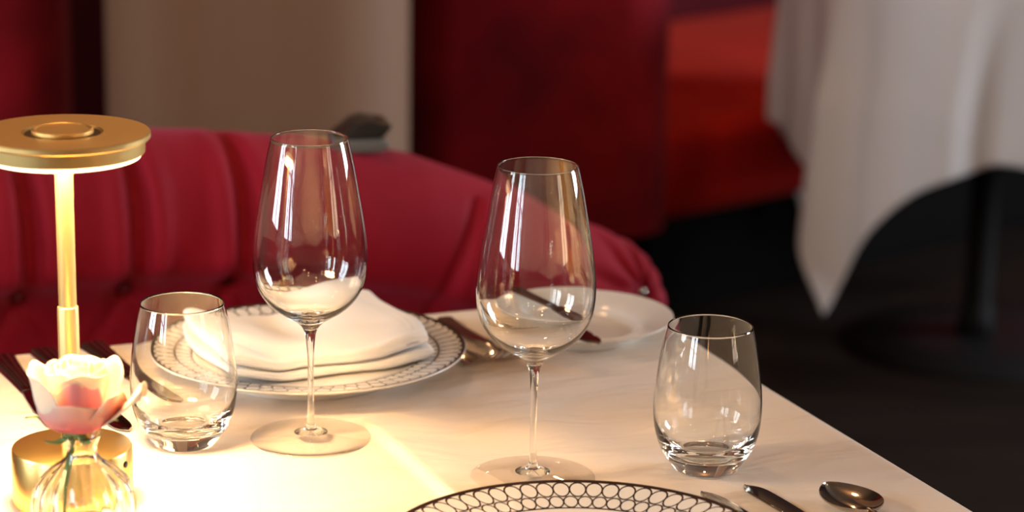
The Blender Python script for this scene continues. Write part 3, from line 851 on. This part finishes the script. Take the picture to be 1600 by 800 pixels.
# inner spiral
for k in range(5):
    petal(0.8 + k * 2.4, [(.0015, .010), (.003 + .0012 * k, .022), (.0035 + .0020 * k, .036), (.0030 + .0020 * k, .0485 - .0006 * k)], [0.7, 1.3, 1.7, 1.6], CREAM, 0.0012, drop=0.003)
for k in range(5):
    petal(0.2 + k * 1.257, [(.002, .006), (.0115, .016), (.0150, .030), (.0135 + .0006 * k, .0465 - .0008 * k)], [0.5, 1.0, 1.2, 1.05], CREAM, 0.0032, drop=0.005)
# facing the camera: low pink outer petals, with the deeper one behind
petal(radians(-84), [(.002, .004), (.0145, .012), (.0180, .024), (.0168, .0375)], [0.4, 0.85, 1.0, 0.85], DEEP, 0.0, drop=0.004)
petal(radians(-150), [(.002, .003), (.0175, .010), (.0240, .023), (.0250, .0450)], [0.4, 0.85, 0.85, 0.6], CREAM, 0.005)
petal(radians(170), [(.002, .003), (.0175, .010), (.0225, .025), (.0225, .0440)], [0.4, 0.9, 0.9, 0.65], CREAM, 0.006)
petal(radians(95), [(.002, .003), (.0170, .010), (.0215, .025), (.0215, .0450)], [0.4, 0.9, 0.9, 0.7], CREAM, 0.004)
petal(radians(40), [(.002, .003), (.0175, .010), (.0225, .024), (.0230, .0455)], [0.4, 0.8, 0.85, 0.6], CREAM, 0.005)
petal(radians(-92), [(.002, .000), (.0170, .0065), (.0235, .0155), (.0240, .0262)], [0.4, 1.0, 1.15, 1.05], PINK, 0.002, drop=0.0015)
petal(radians(-28), [(.002, .001), (.0170, .0075), (.0235, .0185), (.0275, .0330)], [0.4, 0.7, 0.65, 0.4], PINK, 0.003)
# the wide petal opening to the right
petal(radians(-8), [(.002, .000), (.0170, .0080), (.0280, .0190), (.0385, .0360)], [0.4, 0.55, 0.50, 0.16], CREAM, 0.002)
# calyx, sepals and stem
lathe_obj('calyx', [(0, RZ - .004), (.003, RZ - .003), (.0065, RZ + .001), (.0060, RZ + .004), (0, RZ + .004)], LEAF, t, 24)
for k, (an, ln, zz) in enumerate([(radians(185), .030, .008), (radians(215), .020, -.002), (radians(-60), .018, .000), (radians(20), .022, .004), (radians(110), .02, 0.0)]):
    V, F = [], []
    for i in range(13):
        q = i / 12; r_ = .004 + (ln) * q; hw_ = .0035 * sin(pi * (0.12 + 0.88 * q)) + .0002
        for sg in (-1, 0, 1):
            V.append((r_ * cos(an) - sg * hw_ * sin(an), r_ * sin(an) + sg * hw_ * cos(an), RZ + 0.001 + zz * q * 1.2 + 0.004 * sin(pi * q) * (1 if zz > 0 else -1) + 0.0008 * abs(sg)))
    for i in range(12):
        for g in (0, 1): b = i * 3 + g; F.append((b, b + 1, b + 4, b + 3))
    o = mesh_obj('sepal', V, F, LEAF, t); m_ = o.modifiers.new('solid', 'SOLIDIFY'); m_.thickness = 0.0008
def tube(path, rad, n=12):
    V, F = [], []
    P_ = [Vector(p) for p in path]
    for i, p in enumerate(P_):
        d = (P_[min(i + 1, len(P_) - 1)] - P_[max(i - 1, 0)]).normalized()
        a = d.orthogonal().normalized(); a = Vector((0, 1, 0)).cross(d).normalized(); b = d.cross(a)
        for k in range(n):
            V.append(p + rad * (cos(2 * pi * k / n) * a + sin(2 * pi * k / n) * b))
    for i in range(len(P_) - 1):
        for k in range(n): F.append((i * n + k, i * n + (k + 1) % n, (i + 1) * n + (k + 1) % n, (i + 1) * n + k))
    F.append(tuple(reversed(range(n)))); F.append(tuple((len(P_) - 1) * n + k for k in range(n)))
    return V, F
V, F = tube(spline([(-0.012, 0.004, 0.011), (-0.010, 0.002, 0.030), (-0.007, 0.0, 0.055), (-0.004, 0.0, RZ - 0.003)], 8), 0.0024)
fixn(mesh_obj('stem', V, F, LEAF, t))
